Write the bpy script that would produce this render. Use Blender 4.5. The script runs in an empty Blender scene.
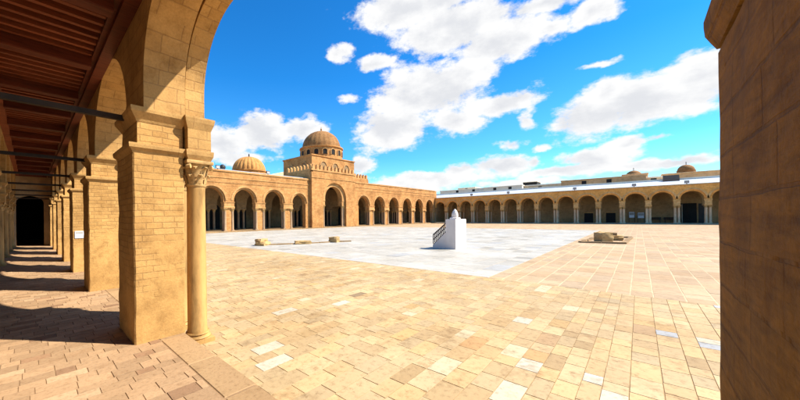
import bpy, math, random
from mathutils import Vector, Matrix, noise
random.seed(7)
PI = math.pi
scene = bpy.context.scene
COL = scene.collection

# ------------------------------------------------------------------ camera maths
F0, CX, CY, ROLL = 305.0, 330.0, 217.5, 0.0115
A = math.radians(44.62); S, C = math.sin(A), math.cos(A)
EYE = 1.6
CRT = -0.2          # courtyard level; gallery floor is z = 0
def pix_dir(px, py):
    dx, dy = px-CX, py-CY
    u = (dx-ROLL*dy)/F0; v = (dy+ROLL*dx)/F0
    return Vector((S+u*C, C-u*S, -v))
def on_ground(px, py, z=CRT):
    d = pix_dir(px, py); t = (z-EYE)/d.z
    return Vector((0, 0, EYE))+d*t

# ------------------------------------------------------------------ object helpers
WL = {}
def wloc(o):
    return WL.get(o.name, Vector((0, 0, 0)))
def tag(o, label=None, cat=None, group=None, kind=None):
    if label: o['label'] = label
    if cat: o['category'] = cat
    if group: o['group'] = group
    if kind: o['kind'] = kind
    return o
def empty(name, loc, label, cat, group=None):
    o = bpy.data.objects.new(name, None); COL.objects.link(o)
    o.location = loc; o.empty_display_size = .3; WL[o.name] = Vector(loc)
    return tag(o, label, cat, group)
def place(o, parent, world):
    COL.objects.link(o)
    o.parent = parent
    o.location = Vector(world)-(wloc(parent) if parent else Vector((0, 0, 0)))
    WL[o.name] = Vector(world)
def copy_tree(o, parent, delta, rz=0):
    kids = list(o.children); src = wloc(o)
    c = o.copy()
    place(c, parent, src+Vector(delta))
    for k in kids: copy_tree(k, c, delta)
    return c

class MB:
    def __init__(s): s.v = []; s.f = []; s.c = []
    def quad(s, *p):
        n = len(s.v); s.v += [tuple(q) for q in p]; s.f.append(tuple(range(n, n+len(p))))
    def box(s, x0, y0, z0, x1, y1, z1):
        n = len(s.v)
        s.v += [(x0,y0,z0),(x1,y0,z0),(x1,y1,z0),(x0,y1,z0),(x0,y0,z1),(x1,y0,z1),(x1,y1,z1),(x0,y1,z1)]
        for f in ((0,3,2,1),(4,5,6,7),(0,1,5,4),(1,2,6,5),(2,3,7,6),(3,0,4,7)):
            s.f.append(tuple(i+n for i in f))
        return s
    def hexa(s, p):           # eight points: bottom ring then top ring, counter-clockwise
        n = len(s.v); s.v += [tuple(q) for q in p]
        for f in ((0,3,2,1),(4,5,6,7),(0,1,5,4),(1,2,6,5),(2,3,7,6),(3,0,4,7)):
            s.f.append(tuple(i+n for i in f))
        return s
    def rects(s, x0, x1, y0, y1, prof):   # stacked rectangles: (outset, z)
        n = len(s.v)
        for o, z in prof:
            s.v += [(x0-o,y0-o,z),(x1+o,y0-o,z),(x1+o,y1+o,z),(x0-o,y1+o,z)]
        m = len(prof)
        for i in range(m-1):
            for k in range(4):
                a = n+4*i+k; b = n+4*i+(k+1)%4
                s.f.append((a, b, b+4, a+4))
        s.f.append((n+3,n+2,n+1,n)); e = n+4*(m-1); s.f.append((e,e+1,e+2,e+3))
        return s
    def lathe(s, cx, cy, prof, seg=20, phase=0.0, rib=0.0, ribs=0):
        n = len(s.v)
        for r, z in prof:
            for k in range(seg):
                a = 2*PI*(k+phase)/seg
                rr = r
                if rib: rr = r*(1-rib+rib*abs(math.cos(a*ribs/2)))
                s.v.append((cx+rr*math.cos(a), cy+rr*math.sin(a), z))
        for i in range(len(prof)-1):
            for k in range(seg):
                a = n+i*seg+k; b = n+i*seg+(k+1)%seg
                s.f.append((a, b, b+seg, a+seg))
        s.f.append(tuple(range(n+seg-1, n-1, -1)))
        e = n+(len(prof)-1)*seg; s.f.append(tuple(range(e, e+seg)))
        return s
    def tube(s, p, q, r, seg=8):
        p, q = Vector(p), Vector(q); d = (q-p).normalized()
        a = d.orthogonal().normalized(); b = d.cross(a); n = len(s.v)
        for w in (p, q):
            for k in range(seg):
                t = 2*PI*k/seg; s.v.append(tuple(w+a*r*math.cos(t)+b*r*math.sin(t)))
        for k in range(seg):
            s.f.append((n+k, n+(k+1)%seg, n+seg+(k+1)%seg, n+seg+k))
        s.f.append(tuple(range(n+seg-1, n-1, -1))); s.f.append(tuple(range(n+seg, n+2*seg)))
        return s
    def arcade(s, P, low, top, t0, t1):
        """wall with openings: low = lower outline [(s,z)], swept through thickness t0..t1; P(s,t,z) gives a point"""
        for (a, za), (b, zb) in zip(low[:-1], low[1:]):
            if abs(b-a) > 1e-6:
                s.quad(P(a,t0,za), P(b,t0,zb), P(b,t0,top), P(a,t0,top))
                s.quad(P(b,t1,zb), P(a,t1,za), P(a,t1,top), P(b,t1,top))
                s.quad(P(a,t0,top), P(b,t0,top), P(b,t1,top), P(a,t1,top))
            s.quad(P(a,t1,za), P(b,t1,zb), P(b,t0,zb), P(a,t0,za))
        a, za = low[0]; b, zb = low[-1]
        s.quad(P(a,t1,za), P(a,t0,za), P(a,t0,top), P(a,t1,top))
        s.quad(P(b,t0,zb), P(b,t1,zb), P(b,t1,top), P(b,t0,top))
        return s
    def ring(s, P, pts_in, pts_out, t0, t1):   # arch band proud of a wall
        for i in range(len(pts_in)-1):
            a, b, c, d = pts_in[i], pts_in[i+1], pts_out[i+1], pts_out[i]
            s.quad(P(a[0],t0,a[1]), P(b[0],t0,b[1]), P(c[0],t0,c[1]), P(d[0],t0,d[1]))
            s.quad(P(d[0],t0,d[1]), P(c[0],t0,c[1]), P(c[0],t1,c[1]), P(d[0],t1,d[1]))
            s.quad(P(a[0],t1,a[1]), P(b[0],t1,b[1]), P(b[0],t0,b[1]), P(a[0],t0,a[1]))
        return s
    def build(s, name, mat, parent=None, origin=None, smooth=False, fix=True, tint=None):
        me = bpy.data.meshes.new(name)
        if origin is None:
            o = wloc(parent) if parent else Vector((0, 0, 0))
        else: o = Vector(origin)
        vv = [(x-o.x, y-o.y, z-o.z) for x, y, z in s.v]
        me.from_pydata(vv, [], s.f); me.update()
        if fix:
            import bmesh
            bm = bmesh.new(); bm.from_mesh(me)
            bmesh.ops.remove_doubles(bm, verts=bm.verts, dist=1e-4)
            bmesh.ops.recalc_face_normals(bm, faces=bm.faces)
            bm.to_mesh(me); bm.free()
        uv = me.uv_layers.new(name='UVMap')
        for p in me.polygons:
            n = p.normal
            ax, ay, az = abs(n.x), abs(n.y), abs(n.z)
            for li in p.loop_indices:
                c = me.vertices[me.loops[li].vertex_index].co
                x, y, z = c.x+o.x, c.y+o.y, c.z+o.z
                if az > .72: t = (x, y)
                elif ax > ay: t = (y+.37*0, z)
                else: t = (x+.13, z)
                uv.data[li].uv = t
            p.use_smooth = smooth
        if tint is not None:
            at = me.color_attributes.new(name='tint', type='FLOAT_COLOR', domain='CORNER')
            for p, c in zip(me.polygons, tint):
                for li in p.loop_indices: at.data[li].color = (c[0], c[1], c[2], 1)
        me.materials.append(mat)
        ob = bpy.data.objects.new(name, me)
        place(ob, parent, o)
        if smooth:
            try: me.set_sharp_from_angle(angle=math.radians(40))
            except Exception: pass
        return ob

def arch_pts(c, a, zc, rise=None, n=24, zs=None):
    """outline of one opening: jamb foot, arc, jamb foot"""
    rise = a if rise is None else rise
    pts = []
    if zs is not None: pts.append((c-a, zs))
    for i in range(n+1):
        t = PI-PI*i/n
        pts.append((c+a*math.cos(t), zc+rise*math.sin(t)))
    if zs is not None: pts.append((c+a, zs))
    return pts
PX = lambda y0: (lambda s, t, z: (s, y0+t, z))
PY = lambda x0: (lambda s, t, z: (x0+t, s, z))

# ------------------------------------------------------------------ materials
def new_mat(name):
    m = bpy.data.materials.new(name); m.use_nodes = True
    nt = m.node_tree; b = nt.nodes['Principled BSDF']
    b.inputs['Specular IOR Level'].default_value = .25
    return m, nt, b
def N(nt, typ, **kw):
    n = nt.nodes.new(typ)
    for k, v in kw.items(): setattr(n, k, v)
    return n
def ramp(nt, stops):
    r = N(nt, 'ShaderNodeValToRGB'); e = r.color_ramp.elements
    e[0].position, e[0].color = stops[0][0], (*stops[0][1], 1)
    e[1].position, e[1].color = stops[-1][0], (*stops[-1][1], 1)
    for p, c in stops[1:-1]:
        x = e.new(p); x.color = (*c, 1)
    return r
def noise_tex(nt, vec, scale, detail=5, rough=.6):
    n = N(nt, 'ShaderNodeTexNoise'); n.inputs['Scale'].default_value = scale
    n.inputs['Detail'].default_value = detail; n.inputs['Roughness'].default_value = rough
    nt.links.new(vec, n.inputs['Vector']); return n
def mixc(nt, fac, a, b, mode='MIX'):
    m = N(nt, 'ShaderNodeMix', data_type='RGBA', blend_type=mode)
    for sock, val in ((m.inputs[0], fac), (m.inputs[6], a), (m.inputs[7], b)):
        if hasattr(val, 'links') or hasattr(val, 'is_linked'): nt.links.new(val, sock)
        elif isinstance(val, (int, float)): sock.default_value = val
        else: sock.default_value = (*val, 1)
    return m.outputs[2]
def bump(nt, b, h, strength, dist):
    n = N(nt, 'ShaderNodeBump'); n.inputs['Strength'].default_value = strength; n.inputs['Distance'].default_value = dist
    nt.links.new(h, n.inputs['Height']); nt.links.new(n.outputs['Normal'], b.inputs['Normal'])
def math_n(nt, op, a, b=None, c=None, clamp=False):
    m = N(nt, 'ShaderNodeMath', operation=op); m.use_clamp = clamp
    for i, v in enumerate((a, b, c)):
        if v is None: continue
        if isinstance(v, (int, float)): m.inputs[i].default_value = v
        else: nt.links.new(v, m.inputs[i])
    return m.outputs[0]

def masonry(name, c1, c2, cm, bw=.42, bh=.17, mort=.012, warp=.02, bmp=.35, plaster=0.0, cp=None, rough=.9, stain=.5, zfade=None, tool=0.0):
    m, nt, b = new_mat(name)
    tc = N(nt, 'ShaderNodeTexCoord'); geo = N(nt, 'ShaderNodeNewGeometry')
    pos = geo.outputs['Position']
    nz = noise_tex(nt, pos, 2.3, 3)
    sub = N(nt, 'ShaderNodeVectorMath', operation='SUBTRACT'); nt.links.new(nz.outputs['Color'], sub.inputs[0]); sub.inputs[1].default_value = (.5, .5, .5)
    sc = N(nt, 'ShaderNodeVectorMath', operation='SCALE'); nt.links.new(sub.outputs[0], sc.inputs[0]); sc.inputs['Scale'].default_value = warp*2
    add = N(nt, 'ShaderNodeVectorMath', operation='ADD'); nt.links.new(tc.outputs['UV'], add.inputs[0]); nt.links.new(sc.outputs[0], add.inputs[1])
    br = N(nt, 'ShaderNodeTexBrick'); nt.links.new(add.outputs[0], br.inputs['Vector'])
    br.inputs['Scale'].default_value = 1; br.inputs['Brick Width'].default_value = bw; br.inputs['Row Height'].default_value = bh
    br.inputs['Mortar Size'].default_value = mort; br.inputs['Mortar Smooth'].default_value = .35; br.inputs['Bias'].default_value = 0
    br.inputs['Color1'].default_value = (*c1, 1); br.inputs['Color2'].default_value = (*c2, 1); br.inputs['Mortar'].default_value = (*cm, 1)
    br.offset_frequency = 2; br.squash = .72; br.squash_frequency = 3
    # weathering: broad blotches and fine grain
    big = noise_tex(nt, pos, .55, 4, .65); med = noise_tex(nt, pos, 4.5, 6, .7); fine = noise_tex(nt, pos, 38, 4, .7)
    rb = ramp(nt, [(.30, (1-stain*.62, 1-stain*.72, 1-stain*.85)), (.55, (1, 1, 1)), (.75, (1.12, 1.10, 1.05))]); nt.links.new(big.outputs[0], rb.inputs[0])
    rm = ramp(nt, [(.28, (.66, .60, .52)), (.5, (1, 1, 1)), (.72, (1.16, 1.14, 1.1))]); nt.links.new(med.outputs[0], rm.inputs[0])
    rf = ramp(nt, [(.3, (.82, .8, .78)), (.6, (1.06, 1.06, 1.06))]); nt.links.new(fine.outputs[0], rf.inputs[0])
    base = br.outputs['Color']
    height = math_n(nt, 'SUBTRACT', 1.0, br.outputs['Fac'])
    if plaster > 0:
        pn = noise_tex(nt, pos, .95, 6, .62)
        fac = pn.outputs[0]
        if zfade:
            sx = N(nt, 'ShaderNodeSeparateXYZ'); nt.links.new(pos, sx.inputs[0])
            zz = math_n(nt, 'MULTIPLY_ADD', sx.outputs[2], -zfade[1], zfade[0]*zfade[1])
            fac = math_n(nt, 'ADD', fac, zz)
        pr = ramp(nt, [(max(0,1-plaster-.035), (0, 0, 0)), (min(1,1-plaster+.035), (1, 1, 1))]); nt.links.new(fac, pr.inputs[0])
        base = mixc(nt, pr.outputs[0], base, cp or c1)
        height = math_n(nt, 'MAXIMUM', height, pr.outputs[0])
    c = mixc(nt, 1.0, base, rb.outputs[0], 'MULTIPLY'); c = mixc(nt, .85, c, rm.outputs[0], 'MULTIPLY'); c = mixc(nt, .8, c, rf.outputs[0], 'MULTIPLY')
    nt.links.new(c, b.inputs['Base Color']); b.inputs['Roughness'].default_value = rough
    h = math_n(nt, 'MULTIPLY_ADD', med.outputs[0], .9, height); h = math_n(nt, 'MULTIPLY_ADD', fine.outputs[0], .35, h)
    if tool:
        mpz = N(nt, 'ShaderNodeMapping'); mpz.inputs['Scale'].default_value = (2.5, 2.5, 16); nt.links.new(pos, mpz.inputs[0])
        st = noise_tex(nt, mpz.outputs[0], 1.6, 7, .68)
        rs = ramp(nt, [(.32, (.55, .50, .42)), (.5, (1, 1, 1)), (.70, (1.35, 1.32, 1.25))]); nt.links.new(st.outputs[0], rs.inputs[0])
        c2n = mixc(nt, tool, c, rs.outputs[0], 'MULTIPLY'); nt.links.new(c2n, b.inputs['Base Color'])
        h = math_n(nt, 'MULTIPLY_ADD', st.outputs[0], 1.2*tool, h)
    bump(nt, b, h, bmp, .02)
    return m

def plain(name, c, rough=.8, var=.25, scale=5, bmp=.15, metal=0, stretch=None, spec=.25):
    m, nt, b = new_mat(name)
    geo = N(nt, 'ShaderNodeNewGeometry'); v = geo.outputs['Position']
    if stretch:
        mp = N(nt, 'ShaderNodeMapping'); mp.inputs['Scale'].default_value = stretch; nt.links.new(v, mp.inputs[0]); v = mp.outputs[0]
    n1 = noise_tex(nt, v, scale, 6, .65); n2 = noise_tex(nt, v, scale*.13, 3)
    r1 = ramp(nt, [(.3, tuple(1-var for _ in c)), (.5, (1, 1, 1)), (.72, tuple(1+var*.5 for _ in c))]); nt.links.new(n1.outputs[0], r1.inputs[0])
    r2 = ramp(nt, [(.35, tuple(1-var*.7 for _ in c)), (.65, (1.05, 1.05, 1.05))]); nt.links.new(n2.outputs[0], r2.inputs[0])
    k = mixc(nt, 1.0, c, r1.outputs[0], 'MULTIPLY'); k = mixc(nt, 1.0, k, r2.outputs[0], 'MULTIPLY')
    nt.links.new(k, b.inputs['Base Color']); b.inputs['Roughness'].default_value = rough; b.inputs['Metallic'].default_value = metal
    b.inputs['Specular IOR Level'].default_value = spec
    if bmp: bump(nt, b, n1.outputs[0], bmp, .02)
    return m

def slab_mat(name, rough=.75, pit=.5, grain=14):
    """paving: slab colour from the mesh, worn and pitted by noise"""
    m, nt, b = new_mat(name)
    at = N(nt, 'ShaderNodeAttribute'); at.attribute_name = 'tint'
    geo = N(nt, 'ShaderNodeNewGeometry'); v = geo.outputs['Position']
    n1 = noise_tex(nt, v, grain, 7, .72); n2 = noise_tex(nt, v, .35, 4); n3 = noise_tex(nt, v, 2.6, 6, .7)
    r1 = ramp(nt, [(.30, (1-pit*.75, 1-pit*.85, 1-pit*.95)), (.47, (1, 1, 1)), (.7, (1.1, 1.1, 1.1))]); nt.links.new(n1.outputs[0], r1.inputs[0])
    r2 = ramp(nt, [(.33, (.86, .83, .78)), (.6, (1.05, 1.05, 1.05))]); nt.links.new(n2.outputs[0], r2.inputs[0])
    r3 = ramp(nt, [(.30, (1-pit*.75, 1-pit*.9, 1-pit*1.05)), (.46, (1, 1, 1)), (.62, (1, 1, 1)), (.75, (1.12, 1.14, 1.2))]); nt.links.new(n3.outputs[0], r3.inputs[0])
    c = mixc(nt, 1.0, at.outputs['Color'], r1.outputs[0], 'MULTIPLY'); c = mixc(nt, 1.0, c, r2.outputs[0], 'MULTIPLY'); c = mixc(nt, .8, c, r3.outputs[0], 'MULTIPLY')
    nt.links.new(c, b.inputs['Base Color']); b.inputs['Roughness'].default_value = rough
    bump(nt, b, math_n(nt, 'MULTIPLY_ADD', n3.outputs[0], .8, n1.outputs[0]), .3, .01)
    return m

M = {}
M['pier'] = masonry('pier_brick', (.50,.29,.098), (.42,.235,.075), (.36,.205,.07), .26, .082, .008, .02, .45, .40, (.48,.275,.09), zfade=(1.35,.22))
M['pier_big'] = masonry('pier_ashlar', (.50,.295,.105), (.43,.245,.083), (.36,.205,.075), .46, .20, .009, .025, .40, .30, (.47,.27,.09))
M['pier_shade'] = masonry('shaded_ochre_ashlar', (.235,.112,.0075), (.19,.088,.006), (.155,.07,.0055), .42, .15, .006, .015, .6, .50, (.225,.107,.007), stain=.6, tool=.8)  # darker copy of the pier stone; the right pillar's shade is painted in
M['stone'] = masonry('arch_ashlar', (.50,.30,.108), (.43,.25,.085), (.36,.205,.075), .40, .145, .008, .02, .38)
M['trim'] = masonry('moulding_stone', (.50,.30,.11), (.45,.265,.092), (.38,.22,.08), .9, .4, .006, .02, .3)
M['facade'] = masonry('facade_ashlar', (.53,.262,.088), (.43,.205,.062), (.33,.158,.055), .62, .27, .018, .03, .5, stain=.6)
M['facade_trim'] = masonry('facade_trim_stone', (.53,.285,.105), (.45,.23,.08), (.36,.185,.065), .5, .3, .012, .02, .4)
M['opp'] = masonry('arcade_ashlar', (.84,.43,.115), (.75,.365,.09), (.60,.30,.085), .55, .26, .014, .03, .45, .3, (.82,.42,.11), stain=.4)
M['opp_trim'] = masonry('arcade_trim_stone', (.70,.43,.17), (.63,.36,.13), (.52,.31,.12), .5, .3, .012, .02, .4)
M['dome_orange'] = masonry('orange_dome_stone', (.52,.26,.075), (.46,.22,.062), (.38,.18,.055), .35, .22, .012, .02, .5, stain=.6)
M['dome'] = masonry('dome_stone', (.33,.165,.058), (.27,.13,.044), (.22,.105,.04), .35, .22, .012, .02, .5, stain=.6)
M['hall_plaster'] = plain('shadowed_hall_stone', (.30,.185,.085), .9, .35, 2.0, .2)  # stone darkened so that the hall's interior shade sits in the colour
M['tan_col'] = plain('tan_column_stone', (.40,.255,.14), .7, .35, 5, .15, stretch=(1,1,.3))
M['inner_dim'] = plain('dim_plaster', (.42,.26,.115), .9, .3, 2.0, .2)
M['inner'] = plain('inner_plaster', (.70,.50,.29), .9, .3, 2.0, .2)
M['marble_col'] = plain('column_marble', (.66,.46,.27), .55, .3, 6, .12, stretch=(1,1,.3))
M['gold_col'] = plain('honey_marble', (.47,.265,.085), .6, .5, 3.0, .12, stretch=(2.2,2.2,.55))
M['cap'] = plain('carved_stone', (.54,.33,.125), .8, .35, 11, .3)
M['white'] = plain('limewash', (.70,.62,.54), .8, .07, 3, .1)
M['roof_white'] = plain('roof_limewash', (.42,.46,.52), .85, .14, 1.5, .1)
M['wood'] = plain('red_brown_wood', (.15,.032,.013), .6, .45, 9, .2, stretch=(.35,3,3))
M['wood_light'] = plain('worn_red_wood', (.27,.07,.026), .6, .4, 9, .2, stretch=(.35,3,3))
M['wood_board'] = plain('dark_boards', (.045,.016,.010), .75, .5, 8, .2, stretch=(.3,6,3))
M['tie'] = plain('dark_tie_timber', (.035,.022,.014), .7, .4, 8, .2)
M['iron'] = plain('dark_iron', (.045,.04,.038), .55, .3, 20, .1, metal=.4)
M['rail'] = plain('rail_brown', (.07,.05,.045), .55, .3, 20, .1)
M['dark'] = plain('near_black', (.02,.018,.016), .8, .3, 6, .1)
M['paper'] = plain('paper_white', (.82,.82,.84), .8, .05, 12, 0)
M['paper_blue'] = plain('print_grey', (.42,.40,.36), .8, .2, 12, 0)
M['rock'] = plain('old_sandstone', (.48,.31,.13), .9, .35, 5, .5)
M['kerb'] = plain('kerb_stone', (.30,.19,.09), .9, .35, 5, .4)
M['slabs'] = slab_mat('tan_slabs')
M['slabs_far'] = slab_mat('pink_tan_slabs', pit=.28, grain=8)
M['marble'] = slab_mat('white_marble_slabs', .55, .2, 6)
M['tiles'] = slab_mat('brick_tiles', .85, .45, 24)
M['joint'] = plain('joint_earth', (.34,.225,.11), .95, .35, 12, .3)
M['joint_floor'] = plain('floor_mortar', (.27,.165,.085), .95, .3, 12, .3)
M['joint_pale'] = plain('joint_mortar', (.50,.37,.22), .95, .2, 9, .3)
M['earth'] = plain('dry_earth', (.40,.31,.20), .95, .25, .05, .2)
M['town'] = plain('town_plaster', (.66,.50,.30), .9, .2, 1.2, .2)
M['town_brown'] = plain('town_stone', (.62,.39,.19), .9, .3, 1.2, .3)
M['town_pale'] = plain('town_limewash', (.80,.70,.54), .9, .14, 1.2, .2)
M['bronze'] = plain('aged_bronze', (.08,.09,.06), .5, .3, 20, .1, metal=.6)
M['door'] = plain('grey_blue_door', (.42,.36,.26), .7, .25, 8, .15, stretch=(3,3,.4))

# ------------------------------------------------------------------ ground and paving
def jit(a): return random.uniform(-a, a)
def paving(name, mat, rects, z, row, length, pick, gap=.008, lift=.006, marks=(), kind='structure', wob=.004, skirt=.85):
    mb = MB(); tint = []
    for (x0, y0, x1, y1) in rects:
        y = y0
        while y < y1-1e-3:
            w = min(row*random.uniform(.8, 1.22), y1-y)
            if y1-y-w < row*.4: w = y1-y
            x = x0-random.uniform(0, length*.9); 
            while x < x1-1e-3:
                l = length*random.uniform(.62, 1.45)
                a, b = max(x, x0), min(x+l, x1)
                if b-a > .05:
                    g = gap*random.uniform(.6, 1.5); h = z+random.uniform(0, lift)
                    col = pick((a+b)/2, y+w/2)
                    for mx, my, mc in marks:
                        if a <= mx < b and y <= my < y+w: col = mc
                    t = [jit(lift*.25) for _ in range(4)]
                    q = [random.uniform(0, wob) for _ in range(8)]
                    T = [(a+g+q[0], y+g+q[1], h+t[0]), (b-g-q[2], y+g+q[3], h+t[1]), (b-g-q[4], y+w-g-q[5], h+t[2]), (a+g+q[6], y+w-g-q[7], h+t[3])]
                    B = [(a+g*.2, y+g*.2, z-.008), (b-g*.2, y+g*.2, z-.008), (b-g*.2, y+w-g*.2, z-.008), (a+g*.2, y+w-g*.2, z-.008)]
                    mb.quad(*T); tint.append(col)
                    for k in range(4):
                        mb.quad(B[k], B[(k+1)%4], T[(k+1)%4], T[k]); tint.append(tuple(c_*skirt for c_ in col))
                x += l
            y += w
    o = mb.build(name, mat, fix=False, tint=tint)
    return tag(o, kind=kind)

g = MB(); g.quad((-2500,-2500,CRT-.06), (2500,-2500,CRT-.06), (2500,2500,CRT-.06), (-2500,2500,CRT-.06))
tag(g.build('ground', M['earth'], fix=False), kind='structure')
g = MB(); g.box(1.55,-14,CRT-.05, 78,39.5,CRT-.0045)
tag(g.build('courtyard_bed', M['joint'], fix=False), kind='structure')
g = MB(); g.quad((9.5,-13.9,CRT-.002), (77.9,-13.9,CRT-.002), (77.9,39.4,CRT-.002), (9.5,39.4,CRT-.002))
tag(g.build('courtyard_mortar_bed', M['joint_pale'], fix=False), kind='structure')

def tan_pick(x, y):
    r = random.random()
    k = random.uniform(.84, 1.10)
    if r < .03: return (.37*k, .25*k, .12*k)
    if r < .05: return (.43*k, .28*k, .12*k)
    if r < .062: return (.45, .365, .225)
    w = random.uniform(-.02, .02)
    return ((.425+w)*k, .297*k, (.15-w*.6)*k)
def far_pick(x, y):
    k = random.uniform(.86, 1.1); w = random.uniform(-.015, .015)
    return ((.40+w)*k, (.275)*k, (.155-w*.6)*k)
def marble_pick(x, y):
    r = random.random(); k = random.uniform(.88, 1.06)
    edge = min(max((x-9.6)/1.5, 0), 1)
    if r < .04: return (.31*k, .285*k, .235*k)
    if r < .10: return (.36*k, .35*k, .325*k)
    return (.40*k, .372*k, .315*k)
def tile_pick(x, y):
    k = random.uniform(.82, 1.12); r = random.random()
    if r < .08: return (.26*k, .15*k, .08*k)
    if r < .18: return (.38*k, .25*k, .14*k)
    return (.335*k, .21*k, .112*k)
WHT = (.45, .39, .29); ORG = (.40, .235, .10); BRN = (.34, .22, .11); GRY = (.33, .33, .33)
marks = [(*on_ground(px, py).xy, c) for px, py, c in (
    (280,358,WHT), (256,352,WHT), (282,313,WHT), (308,300,(.46,.38,.24)), (340,304,WHT), (520,318,WHT), 
    (521,366,WHT), (592,383,(.46,.42,.33)), (698,339,WHT), (701,345,GRY), (667,333,GRY), (644,331,BRN), (485,343,ORG),
    (549,336,ORG), (546,343,BRN), (490,398,(.47,.41,.29)), (365,294,(.22,.15,.08)), (715,307,GRY), (528,355,ORG), (600,399,WHT))]
paving('tan_paving', M['slabs'], [(1.56,-12,9.5,30)], CRT, .205, .37, tan_pick, .003, .002, marks)
paving('tan_paving_far', M['slabs_far'], [(1.56,30,9.5,37.6), (9.5,-12,77.0,3.1), (46,3.1,77.0,37.6)], CRT, .42, .72, far_pick, .011, .003, skirt=1.2)
paving('white_marble_paving', M['marble'], [(9.5,3.1,46,37.6)], CRT, .62, .95, marble_pick, .008, .004)

# gallery floor: platform edge, border stones and brick tiles
g = MB(); g.box(-4.3,-16,CRT-.05, 1.53,37,-.005)
tag(g.build('gallery_platform', M['joint_floor'], fix=False), kind='structure')
paving('gallery_floor', M['tiles'], [(-4.2,-15.9,1.22,37)], 0, .15, .235, tile_pick, .003, .0025, wob=.003)
mb = MB(); y = -15.9; bt = []
while y < 37:
    l = random.uniform(.5, 1.0)
    n0 = len(mb.f)
    mb.rects(1.224+jit(.002), 1.552+jit(.008), y+.006, min(y+l, 37)-.006, [(0, CRT-.03), (0, -.012), (-.012, .002+jit(.002))])
    k = random.uniform(.85, 1.12); bt += [(.31*k, .195*k, .095*k)]*(len(mb.f)-n0)
    y += l
tag(mb.build('gallery_edge_kerb', M['tiles'], fix=False, tint=bt), kind='structure')

# ------------------------------------------------------------------ columns
def capital_mesh(cx, cy, z0, h, r):
    """leafy capital: bell, two rows of curling leaves, corner volutes and a square abacus"""
    mb = MB()
    mb.lathe(cx, cy, [(r*1.0, z0), (r*1.08, z0+h*.04), (r*1.08, z0+h*.09), (r*.98, z0+h*.11), (r*1.02, z0+h*.45), (r*1.2, z0+h*.72), (r*1.5, z0+h*.84)], 20)
    for row, (zb, zl, n, ph, out) in enumerate(((.10, .38, 8, 0, .34), (.36, .42, 8, .5, .48))):
        for k in range(n):
            a = 2*PI*(k+ph)/n
            ca, sa = math.cos(a), math.sin(a)
            prof = [(1.0, 0, .30), (1.08, .35, .36), (1.18, .7, .34), (1.18+out*.6, .95, .24), (1.18+out, .86, .14), (1.12+out, .72, .08)]
            L = []
            for q, zz, w in prof:
                for sgn in (-1, 1):
                    rr = r*q; ww = r*w*sgn
                    L.append((cx+rr*ca-ww*sa, cy+rr*sa+ww*ca, z0+h*(zb+zl*zz)))
                L.append((cx+r*(q+.12)*ca, cy+r*(q+.12)*sa, z0+h*(zb+zl*zz)))
            n0 = len(mb.v); mb.v += L
            for i in range(len(prof)-1):
                a0 = n0+3*i
                mb.f += [(a0, a0+2, a0+5, a0+3), (a0+2, a0+1, a0+4, a0+5), (a0+1, a0, a0+3, a0+4)]
    for sx in (-1, 1):
        for sy in (-1, 1):
            x, y = cx+sx*r*1.18, cy+sy*r*1.18
            d = Vector((-sy, sx, 0))*r*.16
            mb.tube(Vector((x, y, z0+h*.76))-d, Vector((x, y, z0+h*.76))+d, r*.24, 10)
    e = r*1.42
    mb.rects(cx-e, cx+e, cy-e, cy+e, [(-.06*r, z0+h*.86), (0, z0+h*.89), (0, z0+h*.96), (-.03*r, z0+h)])
    return mb
def column(parent, x, y, z0, z1, r, shaft_mat, cap_mat, caph=None, name='column'):
    """shaft is the part; base and capital are its sub-parts"""
    caph = caph or r*2.6; bh = r*1.1; zb = z0+bh; zc = z1-caph
    sh = MB().lathe(x, y, [(r*1.06, zb), (r*1.06, zb+.03), (r, zb+.06), (r*1.005, zb+(zc-zb)*.35), (r*.93, zc-.06), (r*.95, zc-.05), (r*.95, zc)], 22)
    s = sh.build(name, shaft_mat, parent, (x, y, z0), smooth=True)
    e = r*1.38
    b = MB().rects(x-e, x+e, y-e, y+e, [(0, z0), (0, z0+bh*.4), (-.01, z0+bh*.42)])
    b.lathe(x, y, [(r*1.34, z0+bh*.42), (r*1.40, z0+bh*.55), (r*1.32, z0+bh*.68), (r*1.14, z0+bh*.74), (r*1.14, z0+bh*.80), (r*1.24, z0+bh*.88), (r*1.2, z0+bh)], 20)
    b.build('base', shaft_mat, s, (x, y, z0), smooth=True)
    capital_mesh(x, y, zc, caph, r).build('capital', cap_mat, s, (x, y, zc), smooth=True)
    return s

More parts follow.
